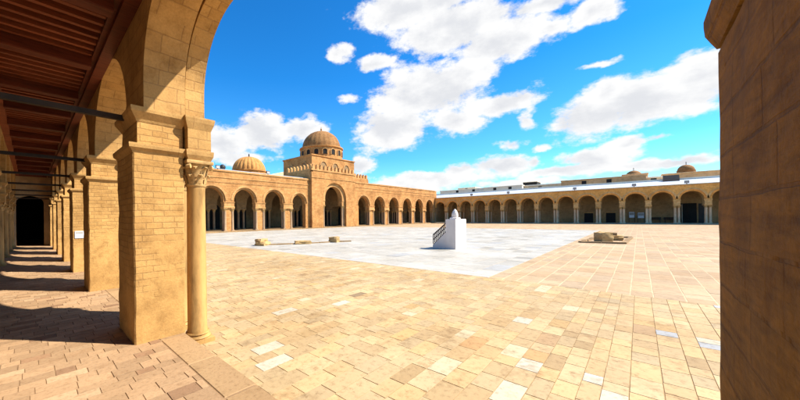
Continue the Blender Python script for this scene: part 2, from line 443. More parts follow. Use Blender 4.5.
# ------------------------------------------------------------------ near gallery
GAL = empty('arcaded_gallery', (1.2, 4.5, 0), 'near stone gallery with massive piers, horseshoe arches and a red timber ceiling, framing the view', 'gallery')
PIERS = [(-1.14,-.205), (4.52,5.45), (8.62,9.55), (12.2,13.1), (15.7,16.6), (19.2,20.1), (22.7,23.6), (26.2,27.1)]
def rough_box(mb, x0, x1, y0, y1, z0, z1, step=.085, amp=.011, seed=0, rnd=.016):
    """a block of masonry with softened, slightly uneven arrises"""
    nx = max(2, round((x1-x0)/step)); ny = max(2, round((y1-y0)/step)); nz = max(2, round((z1-z0)/step))
    ring = []
    r = rnd
    xs = [x0+r]+[x0+(x1-x0)*i/nx for i in range(1, nx)]+[x1-r]
    ys = [y0+r]+[y0+(y1-y0)*i/ny for i in range(1, ny)]+[y1-r]
    ring += [(x, y0) for x in xs]+[(x1, y) for y in ys]+[(x, y1) for x in xs[::-1]]+[(x0, y) for y in ys[::-1]]
    n0 = len(mb.v); m = len(ring)
    for k in range(nz+1):
        z = z0+(z1-z0)*k/nz
        for x, y in ring:
            q = Vector((x*3.1+seed, y*3.1, z*3.1)); d = noise.noise_vector(q)*amp+noise.noise_vector(q*3.7)*amp*.55
            mb.v.append((x+d.x, y+d.y, z))
    for k in range(nz):
        for i in range(m):
            a = n0+k*m+i; b = n0+k*m+(i+1)%m
            mb.f.append((a, b, b+m, a+m))
    mb.f.append(tuple(range(n0+m-1, n0-1, -1))); e = n0+nz*m; mb.f.append(tuple(range(e, e+m)))
COLS0 = None
PX0, PX1 = .945, 1.565           # pier shaft
for i, (a, b) in enumerate(PIERS):
    right = (i == 0)
    mt = M['pier_shade'] if right else M['pier']
    mb = MB()
    z_led, z_cor = (2.30, 2.78) if right else (2.56, 3.03)
    x1 = 1.80 if right else PX1
    if right:
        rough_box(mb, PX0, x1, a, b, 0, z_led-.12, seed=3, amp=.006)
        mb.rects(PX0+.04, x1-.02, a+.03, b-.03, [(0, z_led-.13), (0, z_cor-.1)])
    else:
        rough_box(mb, PX0, x1, a, b, 0, z_led-.10, seed=i*7.7)
        mb.rects(PX0+.06, x1-.0, a+.035, b-.035, [(0, z_led-.11), (0, z_cor-.14)])
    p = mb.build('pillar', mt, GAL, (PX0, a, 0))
    if right: p['label'] = 'pillar of large worn blocks at the right edge, its ochre darkened to stand for shade'
    mb = MB(); mk = .55 if right else 1
    mb.rects(PX0, x1, a, b, [(.0, z_led-.10), (.012, z_led-.07), (.045*mk, z_led-.035), (.05*mk, z_led), (.05*mk, z_led+.022), (.0, z_led+.03)])
    mb.rects(PX0+.05, x1-.01, a+.03, b-.03, [(.0, z_cor-.15), (.012, z_cor-.12), (.07, z_cor-.035), (.075, z_cor), (.075, z_cor+.025), (0, z_cor+.03)])
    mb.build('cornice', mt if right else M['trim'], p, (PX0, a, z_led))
    if not right:
        yc = (a+b)/2
        # outer order: block over the two engaged columns, standing slightly proud of the pier
        mb = MB(); mb.rects(1.60, 1.93, a-.07, b+.07, [(0, z_led-.10), (0, z_cor-.15)])
        q = mb.build('impost_block', M['stone'], GAL, (1.75, yc, z_led))
        mb = MB()
        mb.rects(1.605, 1.925, a-.065, b+.065, [(.0, z_led-.12), (.03, z_led-.05), (.035, z_led), (.035, z_led+.022), (0, z_led+.03)])
        mb.rects(1.605, 1.925, a-.065, b+.065, [(.0, z_cor-.16), (.04, z_cor-.05), (.05, z_cor), (.05, z_cor+.025), (0, z_cor+.03)])
        mb.build('cornice', M['trim'], q, (1.75, yc, z_led))
        for yy in (a+.09, b-.09):
            if COLS0 is None:
                COLS0 = column(GAL, 1.765, yy, CRT, z_led-.12, .134, M['gold_col'], M['cap'], .37)
                cy0 = yy
            else: copy_tree(COLS0, GAL, (0, yy-cy0, 0))
# plinth stone under the columns
mb = MB(); mb.box(1.56,-1.3,CRT-.03, 1.93,37,CRT-.004)
mb.build('plinth', M['kerb'], GAL, (1.7, 4, CRT))

def basket(a, b, zs, zc, R, crown, n=14):
    """three-centred outline for the wide opening"""
    pts = [(a, zs), (a, zc)]
    for k in range(1, n+1):
        t = PI-(PI/2-.14)*k/n
        pts.append((a+R+R*math.cos(t), zc+R*math.sin(t)))
    s0, z0 = pts[-1]; mid = (a+b)/2
    m = 12
    left = pts[:]
    for k in range(1, m+1):
        f = k/m
        pts.append((s0+(mid-s0)*f, z0+(crown-z0)*(1-(1-f)**2)))
    right = [(a+b-s, z) for s, z in reversed(pts[:-1])]
    return pts+right
def gallery_low(inset, dz=0):
    low = [(-1.16, 3.0)]
    for (a, b), (c, d) in zip(PIERS[:-1], PIERS[1:]):
        s0, s1 = b+inset, c-inset
        if s1-s0 > 3.6: low += basket(s0, s1, 3.0, 3.42+dz, 1.0, 4.50)
        else:
            w = (s1-s0)/2; low += arch_pts((s0+s1)/2, w, 3.22, min(w, 1.30), 28, 3.0)
    return low+[(37, 3.0)]
mb = MB(); mb.arcade(PY(0), gallery_low(.02), 5.05, 1.07, 1.585)
mb.build('arch_wall', M['pier_big'], GAL, (1.3, 4.5, 3))
mb = MB(); mb.arcade(PY(0), gallery_low(-.085), 5.15, 1.625, 1.90)
mb.box(1.58,-1.15,4.55, 1.63,37,5.05)
mb.build('outer_arch_wall', M['stone'], GAL, (1.7, 4.5, 3))
# left row: slender columns, arch wall, back wall
LC = [(a+b)/2 for a, b in PIERS]; LC.insert(1, 1.9)
low = [(-1.16, 3.0)]
for c0, c1 in zip(LC[:-1], LC[1:]):
    h = (c1-c0)/2-.24; low += arch_pts((c0+c1)/2, h, 3.15, min(h, 1.22), 20, 3.0)
low += [(37, 3.0)]
mb = MB(); mb.arcade(PY(0), low, 4.62, -.98, -.58); mb.build('inner_arch_wall', M['stone'], GAL, (-.8, 4.5, 3))
c0 = None
for yc in LC:
    mb = MB(); mb.rects(-.96, -.60, yc-.22, yc+.22, [(0, 2.32), (0, 2.50), (.05, 2.56), (.05, 2.60), (0, 2.61), (0, 2.88), (.06, 2.97), (.06, 3.005)])
    mb.build('impost_block', M['trim'], GAL, (-.8, yc, 2.3))
    if c0 is None: c0 = column(GAL, -.78, yc, 0, 2.32, .13, M['gold_col'], M['cap'], .34); y0 = yc
    else: copy_tree(c0, GAL, (0, yc-y0, 0))
mb = MB(); mb.box(-4.4,-1.2,-.02, -4.1,37,5.0); mb.build('back_wall', M['inner'], GAL, (-4.2, 4, 0))
# far end: wall with a dark doorway into an unlit hall
mb = MB(); mb.arcade(PX(27.3), [(-4.1,0)]+basket(-.58, .70, 0, 2.75, .40, 3.22)+[(1.06,0)], 4.6, 0, .5)
mb.build('end_wall', M['inner'], GAL, (0, 27.5, 0))
mb = MB(); mb.box(-4.1,36.6,0, 1.06,36.9,4.6); mb.box(1.08,27.12,0, 1.5,36.6,3.0); mb.build('dark_end_wall', M['dark'], GAL, (0, 36.7, 0))  # near-black walls: the hall's darkness is painted into their colour
# roof and timber ceiling
mb = MB(); mb.box(-4.45,-1.25,4.72, 1.60,37.2,5.0); mb.build('roof', M['white'], GAL, (0, 4, 4.7))
mb = MB(); mb.box(-.60,-1.2,4.645, 1.09,27.3,4.70); mb.box(-4.1,-1.2,4.645, -.98,27.3,4.70)
mb.build('ceiling_boards', M['wood_board'], GAL, (0, 4, 4.65))
mb = MB(); mb.rects(.90, 1.068, -1.2, 27.28, [(0, 4.44), (.0, 4.52)]); mb.rects(.83, 1.068, -1.2, 27.28, [(0, 4.52), (0, 4.64)])
mb.build('wall_plate', M['wood'], GAL, (.9, 4, 4.5))
mb = MB(); mb.rects(-.578, -.42, -1.2, 27.28, [(0, 4.42), (.0, 4.64)]); mb.build('wall_plate', M['wood_light'], GAL, (-.5, 4, 4.5))
mb = MB(); y = -1.15
while y < 27.2:
    mb.box(-.42, y, 4.555, .83, y+.075, 4.643); y += .235
j = mb.build('joists', M['wood_light'], GAL, (0, 4, 4.6)); j['kind'] = 'stuff'
bm0 = None
for i, (a, b) in enumerate(PIERS):
    for yc in ([(a+b)/2] + ([] if i == len(PIERS)-1 else [((a+b)/2+(PIERS[i+1][0]+PIERS[i+1][1])/2)/2])):
        if bm0 is None:
            mb = MB(); mb.rects(-.419, .829, yc-.10, yc+.10, [(-.008, 4.37), (0, 4.385), (0, 4.60)])
            bm0 = mb.build('beam', M['wood'], GAL, (0, yc, 4.4)); yb = yc
        else: copy_tree(bm0, GAL, (0, yc-yb, 0))
tb = None
for a, b in PIERS:
    yc = (a+b)/2
    if tb is None:
        mb = MB(); mb.rects(-.60, .99, yc-.033, yc+.033, [(0, 2.967), (0, 3.033)]); tb = mb.build('tie_beam', M['tie'], GAL, (0, yc, 3)); yt = yc
    else: copy_tree(tb, GAL, (0, yc-yt, 0))
# paper notice on the third pillar away
n = MB().box(1.00,12.178,1.05, 1.22,12.192,1.27); o = n.build('notice', M['paper'], None, (1.11,12.185,1.05)); tag(o, 'small white paper notice stuck on a pillar down the left gallery', 'notice')
MB().box(1.02,12.174,1.19, 1.20,12.177,1.245).build('notice_heading', M['paper_blue'], o, (1.11,12.18,1.2))

# ------------------------------------------------------------------ prayer hall front
FY = 38.5; BASE = -.06
HALL = empty('prayer_hall', (40, 40, BASE), 'long prayer hall front with deep arches, crenellated portal and large ribbed dome across the courtyard', 'mosque')
step = MB(); step.box(2,FY-.75,CRT-.03, 77,52,BASE); step.build('step', M['kerb'], HALL, (40, FY, CRT))
LA = [(7.3,1.55),(12.0,1.55),(16.73,1.6),(21.45,1.6),(26.3,1.6),(31.1,1.28)]
RA = [(47.5,1.62),(52.75,1.65),(58.1,1.65),(63.7,1.65),(69.2,1.65),(74.6,1.65)]
ZI, ZA = 3.85, 4.05                 # springing and arch centre
def low_line(s0, s1, arcs, zi, za, grow=0):
    low = [(s0, zi)]
    for c, a in arcs: low += arch_pts(c, a+grow, za, None, 24, zi)
    return low+[(s1, zi)]
def front(parent, P, arcs, s0, s1, top, zi, za, mats, name='front_wall', t=.85):
    mb = MB(); mb.arcade(P, low_line(s0, s1, arcs, zi, za, .24), top, 0, .14)
    mb.build(name, mats[0], parent)
    mb = MB(); mb.arcade(P, low_line(s0+.01, s1-.01, arcs, zi, za), top-.02, .135, t)
    mb.build('inner_order', mats[0], parent)
    for c, a in arcs:
        mb = MB(); mb.ring(P, arch_pts(c, a+.235, za, None, 24), arch_pts(c, a+.50, za, None, 24), -.05, .02)
        mb.build('arch_band', mats[1], parent)
front(HALL, PX(FY), LA, 3.0, 33.3, 8.0, ZI, ZA, (M['facade'], M['facade_trim']))
front(HALL, PX(FY), RA, 44.3, 78.6, 8.4, ZI, ZA, (M['facade'], M['facade_trim']))
# string courses
for (s0, s1, top) in ((3.0, 33.3, 8.0), (44.3, 77.6, 8.4)):
    mb = MB()
    mb.box(s0,FY-.07,top-1.02, s1,FY+.02,top-.90); mb.box(s0,FY-.10,top-.16, s1,FY+.6,top+.06); mb.box(s0,FY-.05,top-1.62, s1,FY+.02,top-1.54)
    mb.build('string_course', M['facade_trim'], HALL)
# piers: impost + pair of columns + stub behind
hc = None
def hall_pier(x, w):
    global hc
    mb = MB(); hw = w/2
    mb.rects(x-hw, x+hw, FY+.0, FY+.85, [(.02, 3.0), (.06, 3.10), (.06, 3.18), (0, 3.22), (0, 3.62), (.05, 3.76), (.08, 3.80), (.08, 3.853)])
    mb.build('impost', M['facade_trim'], HALL, (x, FY, 3))
    if w > 1.4:
        mb = MB(); mb.rects(x-hw+.34, x+hw-.34, FY+.16, FY+.83, [(0, BASE), (0, 3.02)]); mb.build('pier', M['facade'], HALL, (x, FY, 0))
    xs = (x-hw+.2, x+hw-.2)
    for xx in xs:
        for yy in (FY+.2, FY+.66):
            if hc is None: hc = (column(HALL, xx, yy, BASE, 3.0, .17, M['tan_col'], M['cap'], .42), xx, yy)
            else: copy_tree(hc[0], HALL, (xx-hc[1], yy-hc[2], 0))
for arcs, e0, e1 in ((LA, 3.0, 33.3), (RA, 44.3, 78.3)):
    edges = [e0]+[q for c, a in arcs for q in (c-a, c+a)]+[e1]
    for k in range(0, len(edges), 2):
        x0, x1 = edges[k], edges[k+1]
        if (e0 == 3.0 and k == len(edges)-2) or (e0 == 44.3 and k == 0):
            mb = MB(); mb.rects(x0+(.0 if k else .0), x1, FY+.01, FY+.83, [(0, BASE), (0, 3.86)]); mb.build('pier', M['facade'], HALL)
            continue
        hall_pier((x0+x1)/2, min(x1-x0-.06, 1.75))
# portal block
PXa, PXb, PYf, PT = 33.3, 44.3, 37.95, 9.55
pc, pa, pz = 38.8, 2.15, 4.95
low = [(PXa, BASE), (pc-pa-.95, BASE), (pc-pa-.95, 4.6)]
low = [(PXa, BASE)]+[(pc-pa-.75, BASE)]+arch_pts(pc, pa+.75, pz, pa+.62, 28)+[(pc+pa+.75, BASE)]+[(PXb, BASE)]
mb = MB(); mb.arcade(PX(PYf), low, PT, 0, .35)
mb.build('portal_wall', M['facade'], HALL)
low = [(PXa+.01, 4.55)]+arch_pts(pc, pa, pz, None, 28, 4.55)+[(PXb-.01, 4.55)]
mb = MB(); mb.arcade(PX(PYf), low, PT-.02, .34, 1.4); mb.build('portal_inner_arch', M['facade_trim'], HALL)
mb = MB(); mb.box(PXa,PYf+.34,BASE, pc-pa-.72,PYf+1.4,4.56); mb.box(pc+pa+.72,PYf+.34,BASE, PXb,PYf+1.4,4.56); mb.build('portal_pier', M['facade'], HALL)
for sx in (-1, 1):
    xx = pc+sx*(pa+.36)
    mb = MB(); mb.rects(xx-.36, xx+.36, PYf+.40, PYf+1.3, [(0, 3.72), (.05, 3.8), (0, 3.84), (0, 4.40), (.06, 4.5), (.06, 4.555)]); mb.build('impost', M['facade_trim'], HALL, (xx, PYf, 3.7))
    for dx in (-.17, .17):
        column(HALL, xx+dx, PYf+.58, BASE, 3.72, .16, M['tan_col'], M['cap'], .45)
mb = MB()
mb.box(PXa-.08,PYf-.08,PT-1.25, PXb+.08,PYf+.02,PT-1.13); mb.box(PXa-.10,PYf-.10,PT-.06, PXb+.10,PYf+.35,PT+.06)
mb.build('string_course', M['facade_trim'], HALL)
# mass behind the portal, carrying the dome; and lower wing to its right
mb = MB(); mb.box(PXa,PYf+1.42,7.95, PXb,45.2,PT+.02); mb.box(PXb+.002,FY+1.2,8.3, 50.6,50.0,9.3)
mb.build('upper_block', M['facade'], HALL)
def merlons(pts, z, h=1.0, w=.52, gap=.34, th=.3):
    mb = MB()
    for (x0, y0), (x1, y1) in pts:
        p, q = Vector((x0, y0)), Vector((x1, y1)); L = (q-p).length; d = (q-p)/L; nrm = Vector((-d.y, d.x))
        n = int(L/(w+gap)); st = L/n
        for k in range(n):
            c = p+d*(st*(k+.5))
            P = lambda s, t, zz: (c.x+d.x*s+nrm.x*t, c.y+d.y*s+nrm.y*t, zz)
            prof = [(-w/2, z), (-w/2, z+h*.62), (-w*.38, z+h*.80), (-w*.2, z+h*.94), (0, z+h), (w*.2, z+h*.94), (w*.38, z+h*.80), (w/2, z+h*.62), (w/2, z)]
            for (a, za), (b, zb) in zip(prof[:-1], prof[1:]):
                mb.quad(P(a,0,za), P(b,0,zb), P(b,th,zb), P(a,th,za))
            mb.quad(*[P(a,0,za) for a, za in prof]); mb.quad(*[P(a,th,za) for a, za in reversed(prof)])
        for t0 in (0,):
            a = p-nrm*0; b = q
            P = lambda s, t, zz: (p.x+d.x*s+nrm.x*t, p.y+d.y*s+nrm.y*t, zz)
            mb.hexa([P(0,.004,z-.35), P(L,.004,z-.35), P(L,th-.004,z-.35), P(0,th-.004,z-.35), P(0,.004,z+.18), P(L,.004,z+.18), P(L,th-.004,z+.18), P(0,th-.004,z+.18)])
    return mb
merlons([((PXa+.02,45.0),(PXa+.02,PYf)), ((PXa,PYf+.02),(PXb,PYf+.02))], PT+.05).build('battlement', M['facade_trim'], HALL)
merlons([((PXb+.05,FY+1.25),(50.5,FY+1.25)), ((50.5,FY+1.25),(50.5,49.5))], 9.35).build('battlement', M['facade_trim'], HALL)
# dome base with blind niches, drum with windows, dome
DX, DY = 41.9, 44.7
bx0, bx1, by0, by1, bz = 35.6, 47.0, 40.5, 48.9, 12.9
mb = MB(); mb.rects(bx0, bx1, by0, by1, [(0, 8.5), (0, bz-.28), (.14, bz-.18), (.14, bz)])
mb.build('dome_base', M['facade'], HALL, (DX, DY, 9))
def niche(parent, c, a, z0, zc, P, name='blind_niche'):
    pts = arch_pts(c, a, zc, None, 14, z0)
    mb = MB(); mb.quad(*[P(s, -.012, z) for s, z in pts]); o = mb.build(name, M['hall_plaster'], parent)  # flat panel in darker stone, painting the shadow of a recess
    mb = MB(); mb.ring(P, arch_pts(c, a, zc, None, 14, z0), arch_pts(c, a+.22, zc, None, 14, z0), -.12, .0)
    mb.build('niche_frame', M['facade_trim'], o)
for c in (38.4, 41.5, 44.6): niche(HALL, c, .72, 10.4, 11.1, PX(by0))
for c in (42.6, 46.6): niche(HALL, c, .62, 10.4, 11.0, PY(bx0))
mb = MB(); mb.lathe(DX, DY, [(4.15, bz-.05), (4.15, 14.9), (4.38, 15.05), (4.38, 15.25), (3.9, 15.3)], 48)
drum = mb.build('dome_drum', M['facade'], HALL, (DX, DY, bz), smooth=True)
for k in range(16):
    a = 2*PI*(k+.5)/16
    ca, sa = math.cos(a), math.sin(a)
    P = lambda s, t, z: (DX+(4.10-t)*ca-s*sa, DY+(4.10-t)*sa+s*ca, z)
    pts = arch_pts(0, .40, 14.25, .3, 8, 13.55)
    mb = MB(); mb.quad(*[P(s, -.09, z) for s, z in pts]); w = mb.build('window', M['dark'], HALL, (DX, DY, 14))
    mb = MB(); mb.ring(P, pts, arch_pts(0, .56, 14.25, .46, 8, 13.55), -.16, .1); mb.build('window_frame', M['facade_trim'], w, (DX, DY, 14))
prof = [(3.86*math.cos(t)**.95 if t < PI/2 else .02, 15.28+3.55*math.sin(t)) for t in [PI/2*i/18 for i in range(18)]]+[(.12, 18.86)]
mb = MB(); mb.lathe(DX, DY, prof, 96, 0, .022, 24)
dome = mb.build('dome', M['dome'], HALL, (DX, DY, 15.3), smooth=True)
MB().lathe(DX, DY, [(.22,18.8),(.26,18.95),(.1,19.1),(.2,19.28),(.07,19.45),(.02,19.85)], 12).build('finial', M['dome'], dome, (DX, DY, 18.8), smooth=True)
# roofs (white) behind the parapets
mb = MB(); mb.hexa([(3,FY+.6,7.6),(33.28,FY+.6,7.6),(33.28,50,7.6),(3,50,7.6),(3,FY+.6,8.25),(33.28,FY+.6,8.25),(33.28,50,9.4),(3,50,9.4)])
mb.hexa([(50.62,FY+.6,7.6),(78.4,FY+.6,7.6),(78.4,52,7.6),(50.62,52,7.6),(50.62,FY+.6,8.0),(78.4,FY+.6,8.0),(78.4,52,8.3),(50.62,52,8.3)])
mb.build('roof', M['roof_white'], HALL, (40, 45, 8))
mb = MB(); mb.box(33.28,FY+1.45,7.3, 50.62,52,7.6); mb.build('porch_ceiling', M['wood_board'], HALL, (40, 45, 7.5))
# inner row of columns, inner arches, dark back wall
IY = 44.0
iarcs = [(c, 1.55 if abs(c-pc) > 1 else 2.0) for c in (7.3, 12.0, 16.73, 21.45, 26.3, 31.1, 38.8, 47.5, 52.75, 58.1, 63.7, 69.2, 74.6)]
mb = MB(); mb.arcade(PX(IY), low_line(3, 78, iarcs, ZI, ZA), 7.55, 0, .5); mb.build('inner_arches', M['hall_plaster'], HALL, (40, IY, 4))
edges = [q for c, a in iarcs for q in (c-a, c+a)][1:-1]
for k in range(0, len(edges), 2):
    x = (edges[k]+edges[k+1])/2; w = min((edges[k+1]-edges[k])/2-.05, .8)
    mb = MB(); mb.rects(x-w, x+w, IY-.02, IY+.52, [(0, 3.0), (.05, 3.1), (0, 3.2), (0, 3.7), (.05, 3.86)]); mb.build('impost', M['hall_plaster'], HALL, (x, IY, 3))
    for dx in (-w*.55, w*.55):
        copy_tree(hc[0], HALL, (x+dx-hc[1], IY+.25-hc[2], 0))
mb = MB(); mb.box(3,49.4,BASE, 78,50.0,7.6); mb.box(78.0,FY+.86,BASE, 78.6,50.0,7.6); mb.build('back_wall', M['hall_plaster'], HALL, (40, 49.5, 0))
d0 = None
for c, a in iarcs:
    mb = MB(); mb.quad(*[(s, 49.37, z) for s, z in arch_pts(c, 1.35, 3.2, .9, 12, BASE+.02)])
    mb.box(c-1.3,49.34,BASE, c-.03,49.36,3.1); mb.box(c+.03,49.34,BASE, c+1.3,49.36,3.1)
    mb.build('door', M['dark'], HALL, (c, 49.35, 0))
# second, ribbed dome further back and low walls of the hall roof
d = pix_dir(249, 160); t = 76/d.y; sx, sy = d.x*t, d.y*t
mb = MB(); mb.lathe(sx, sy, [(4.9, 9.0), (4.9, 14.2), (5.15, 14.35), (5.15, 14.6), (4.6, 14.7)], 16); mb.build('dome_drum', M['dome_orange'], HALL, (sx, sy, 9))
prof = [(4.55*math.cos(t)**.9, 14.65+4.0*math.sin(t)) for t in [PI/2*i/16 for i in range(16)]]+[(.1, 18.7)]
mb = MB(); mb.lathe(sx, sy, prof, 128, 0, .06, 24)
dm = mb.build('dome', M['dome_orange'], HALL, (sx, sy, 14.6), smooth=True); dm['label'] = 'smaller ribbed orange dome far behind the roof'
MB().lathe(sx, sy, [(.2,18.6),(.24,18.8),(.12,18.95),(.22,19.2),(.05,19.6)], 10).build('finial', M['iron'], dm, (sx, sy, 18.6), smooth=True)
mb = MB(); mb.box(3,50.02,BASE, 78.4,92,8.25); mb.build('hall_body', M['facade'], HALL, (40, 70, 0))
mb = MB(); q = pix_dir(268,176); t = 58/q.y; x0 = q.x*t; q = pix_dir(291,176); x1 = q.x*58/q.y
mb.hexa([(x0-2,58,8.2),(x1+3,58,8.2),(x1+3,68,8.2),(x0-2,68,8.2),(x0-1,58,11.0),(x1+2,58,13.4),(x1+2,67,13.4),(x0-1,67,11.0)]); mb.build('nave_roof', M['town'], HALL, (30, 62, 8))

# ------------------------------------------------------------------ opposite gallery
OX = 77.7; OB = -.06
OPP = empty('opposite_gallery', (OX, 12, OB), 'long orange stone gallery of round arches with a white roof, across the courtyard', 'gallery')
oc = [.5+3.335*k for k in range(-5, 12)]
oc = [y for y in oc if y < 37.6]
oa = [(y, 1.27) for y in oc]
ZI2, ZA2 = 3.9, 4.05
front(OPP, PY(OX), oa, -19.0, 38.45, 6.45, ZI2, ZA2, (M['opp'], M['opp_trim']), t=.8)
mb = MB(); mb.box(OX-.10,-19,6.28, OX+.5,38.4,6.50); mb.build('string_course', M['opp_trim'], OPP)
mb = MB(); mb.box(OX-1.0,-19,CRT-.03, OX+6.4,37.5,OB); mb.build('step', M['joint_pale'], OPP)
occ = None
e = [q for y, a in oa for q in (y-a, y+a)]
for k in range(1, len(e)-1, 2):
    y = (e[k]+e[k+1])/2; w = (e[k+1]-e[k])/2-.02
    mb = MB(); mb.rects(OX+.0, OX+.8, y-w, y+w, [(.01, 2.92), (.05, 3.0), (.05, 3.08), (0, 3.1), (0, 3.68), (.06, 3.80), (.06, 3.903)])
    mb.build('impost', M['opp_trim'], OPP, (OX, y, 3))
    for dx in (.2, .6):
        for dy in (-.21, .21):
            if occ is None: occ = (column(OPP, OX+dx, y+dy, OB, 2.92, .15, M['marble_col'], M['cap'], .40), OX+dx, y+dy)
            else: copy_tree(occ[0], OPP, (OX+dx-occ[1], y+dy-occ[2], 0))
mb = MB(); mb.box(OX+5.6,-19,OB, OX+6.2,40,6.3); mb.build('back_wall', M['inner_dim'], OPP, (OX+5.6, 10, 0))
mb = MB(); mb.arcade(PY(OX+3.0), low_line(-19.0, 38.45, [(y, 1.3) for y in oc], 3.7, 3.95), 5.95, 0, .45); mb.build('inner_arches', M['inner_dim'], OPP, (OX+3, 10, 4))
for k in range(1, len(e)-1, 2):
    y = (e[k]+e[k+1])/2
    mb = MB(); mb.rects(OX+2.98, OX+3.47, y-.36, y+.36, [(0, 2.92), (.04, 3.02), (0, 3.08), (0, 3.6), (.04, 3.703)]); mb.build('impost', M['inner_dim'], OPP, (OX+3, y, 3))
    copy_tree(occ[0], OPP, (OX+3.22-occ[1], y-occ[2], 0))
mb = MB(); mb.hexa([(OX+.5,-19,6.1),(OX+6.2,-19,6.1),(OX+6.2,46,6.1),(OX+.5,46,6.1),(OX+.5,-19,6.46),(OX+6.2,-19,7.75),(OX+6.2,46,7.75),(OX+.5,46,6.46)])
mb.build('roof', M['roof_white'], OPP, (OX, 10, 6))
mb = MB(); mb.box(OX+5.9,-19,7.7, OX+6.25,46,8.0); mb.build('parapet', M['town_pale'], OPP)
mb = MB(); mb.box(OX+.8,-19,5.95, OX+5.6,38.4,6.08); mb.build('ceiling', M['wood_board'], OPP)
mb = MB(); mb.box(OX+.82,38.5,OB, OX+6.3,39.2,6.4); mb.build('end_wall', M['inner_dim'], OPP)
# doorway and leaf in the sixth bay
mb = MB(); mb.box(OX+5.54,-7.1,OB, OX+5.59,-4.9,3.4); mb.build('doorway', M['dark'], OPP, (OX+5.5,-6,0))
mb = MB(); mb.box(OX+3.9,-5.35,OB, OX+5.5,-5.27,3.2); mb.build('door_leaf', M['door'], OPP, (OX+4.6,-5.3,0))
mb = MB(); mb.box(OX+5.5,-8.2,OB, OX+5.58,-7.3,3.3); mb.build('shutter', M['iron'], OPP, (OX+5.5,-7.8,0))
# dark low doorways on the back wall
for y in (4.0, 7.4):
    mb = MB(); mb.box(OX+5.54,y-.7,OB, OX+5.59,y+.7,1.9); f = mb.build('low_door', M['dark'], OPP, (OX+5.5, y, 0))
    MB().box(OX+5.50,y-.8,1.9, OX+5.59,y+.8,2.05).build('lintel', M['opp_trim'], f, (OX+5.5, y, 1.9))

def info_board(y, z0, w, h, label):
    o = MB().box(OX+5.44,y-w/2,z0, OX+5.5,y+w/2,z0+h).build('notice_board', M['paper'], None, (OX+5.5, y, z0)); tag(o, label, 'notice board', 'notice boards in the opposite gallery')
    MB().box(OX+5.425,y-w/2+.12,z0+h*.45, OX+5.437,y+w/2-.12,z0+h*.9).build('printed_panel', M['paper_blue'], o, (OX+5.43, y, z0+.5))
    for s in (-1, 1): MB().box(OX+5.42,y+s*(w/2-.04)-.03,OB, OX+5.438,y+s*(w/2-.04)+.03,z0+h).build('post', M['iron'], o, (OX+5.43, y+s*.5, 0))
info_board(1.0, .9, .85, 1.1, 'white notice board on its left in the bay beyond the stone pile')
info_board(-.25, .8, .95, 1.05, 'white notice board right of its twin in the bay beyond the stone pile')
def bench(x, y, label):
    o = empty('bench', (x, y, OB), label, 'bench', 'dark benches in the opposite gallery')
    mb = MB()
    for k in range(4): mb.box(x-.22+k*.12, y-.75, .42, x-.12+k*.12, y+.75, .46)
    mb.build('seat', M['wood_board'], o)
    mb = MB()
    for k in range(3): mb.box(x+.27, y-.75, .55+k*.14, x+.31, y+.75, .66+k*.14)
    mb.build('backrest', M['wood_board'], o)
    for s in (-1, 1):
        mb = MB(); mb.box(x-.2,y+s*.6-.04,OB, x-.13,y+s*.6+.04,.42); mb.box(x+.2,y+s*.6-.04,OB, x+.27,y+s*.6+.04,.95); mb.box(x-.2,y+s*.6-.04,.34,x+.27,y+s*.6+.04,.42)
        mb.build('leg', M['iron'], o)
bench(OX+4.5, -2.1, 'dark slatted bench in the shaded bay left of the bay with the open door')
bench(OX+4.5, -3.9, 'dark slatted bench in the shaded bay, nearer the open door')

# ------------------------------------------------------------------ floodlights on the roofs
FL = 'floodlights along the roof edges'
def flood(loc, toward, label, sc=1.0):
    o = empty('floodlight', loc, label, 'floodlight', FL)
    x, y, z = loc; d = Vector(toward).normalized(); n = Vector((-d.y, d.x, 0))
    MB().box(x-.05*sc,y-.05*sc,z-.02, x+.05*sc,y+.05*sc,z+.22*sc).build('stand', M['iron'], o)
    c = Vector((x, y, z+.36*sc))
    P = lambda a, b, h: tuple(c+d*a*sc+n*b*sc+Vector((0,0,h*sc-a*.4*sc)))
    MB().hexa([P(-.14,-.24,-.17),P(.14,-.28,-.2),P(.14,.28,-.2),P(-.14,.24,-.17),P(-.14,-.24,.17),P(.14,-.28,.2),P(.14,.28,.2),P(-.14,.24,.17)]).build('lamp_head', M['iron'], o)
    MB().hexa([P(.142,-.24,-.16),P(.15,-.24,-.16),P(.15,.24,-.16),P(.142,.24,-.16),P(.142,-.24,.16),P(.15,-.24,.16),P(.15,.24,.16),P(.142,.24,.16)]).build('lens', M['paper_blue'], o)
for y, lab in ((29, 'dark floodlight on the opposite eave, farthest left of its row'), (20.9, 'dark floodlight on the opposite eave, second from the left end'),
               (9.0, 'dark floodlight on the opposite eave near its middle'), (.6, 'dark floodlight on the eave directly beyond the stone pile'), (-5.6, 'dark floodlight on the eave just left of the right hand pillar')):
    flood((OX+.1, y, 6.5), (-1, 0, 0), lab)
flood((17.6, FY+.15, 8.06), (0, -1, 0), 'dark floodlight on the left eave nearest the foreground column')
flood((25.3, FY+.15, 8.06), (0, -1, 0), 'dark floodlight on the left eave below the small ribbed dome')
q = pix_dir(222.5, 168); t = 47/q.y
o = empty('roof_lamp', (q.x*t, 47, 8.65), 'round black lamp on a short post standing on the white left roof', 'lamp')
MB().tube((q.x*t,47,8.5), (q.x*t,47,9.5), .07).build('post', M['iron'], o)
MB().lathe(q.x*t, 47, [(.05,9.4),(.42,9.6),(.5,9.85),(.45,10.1),(.2,10.3),(.03,10.34)], 14).build('lamp_globe', M['iron'], o, smooth=True)

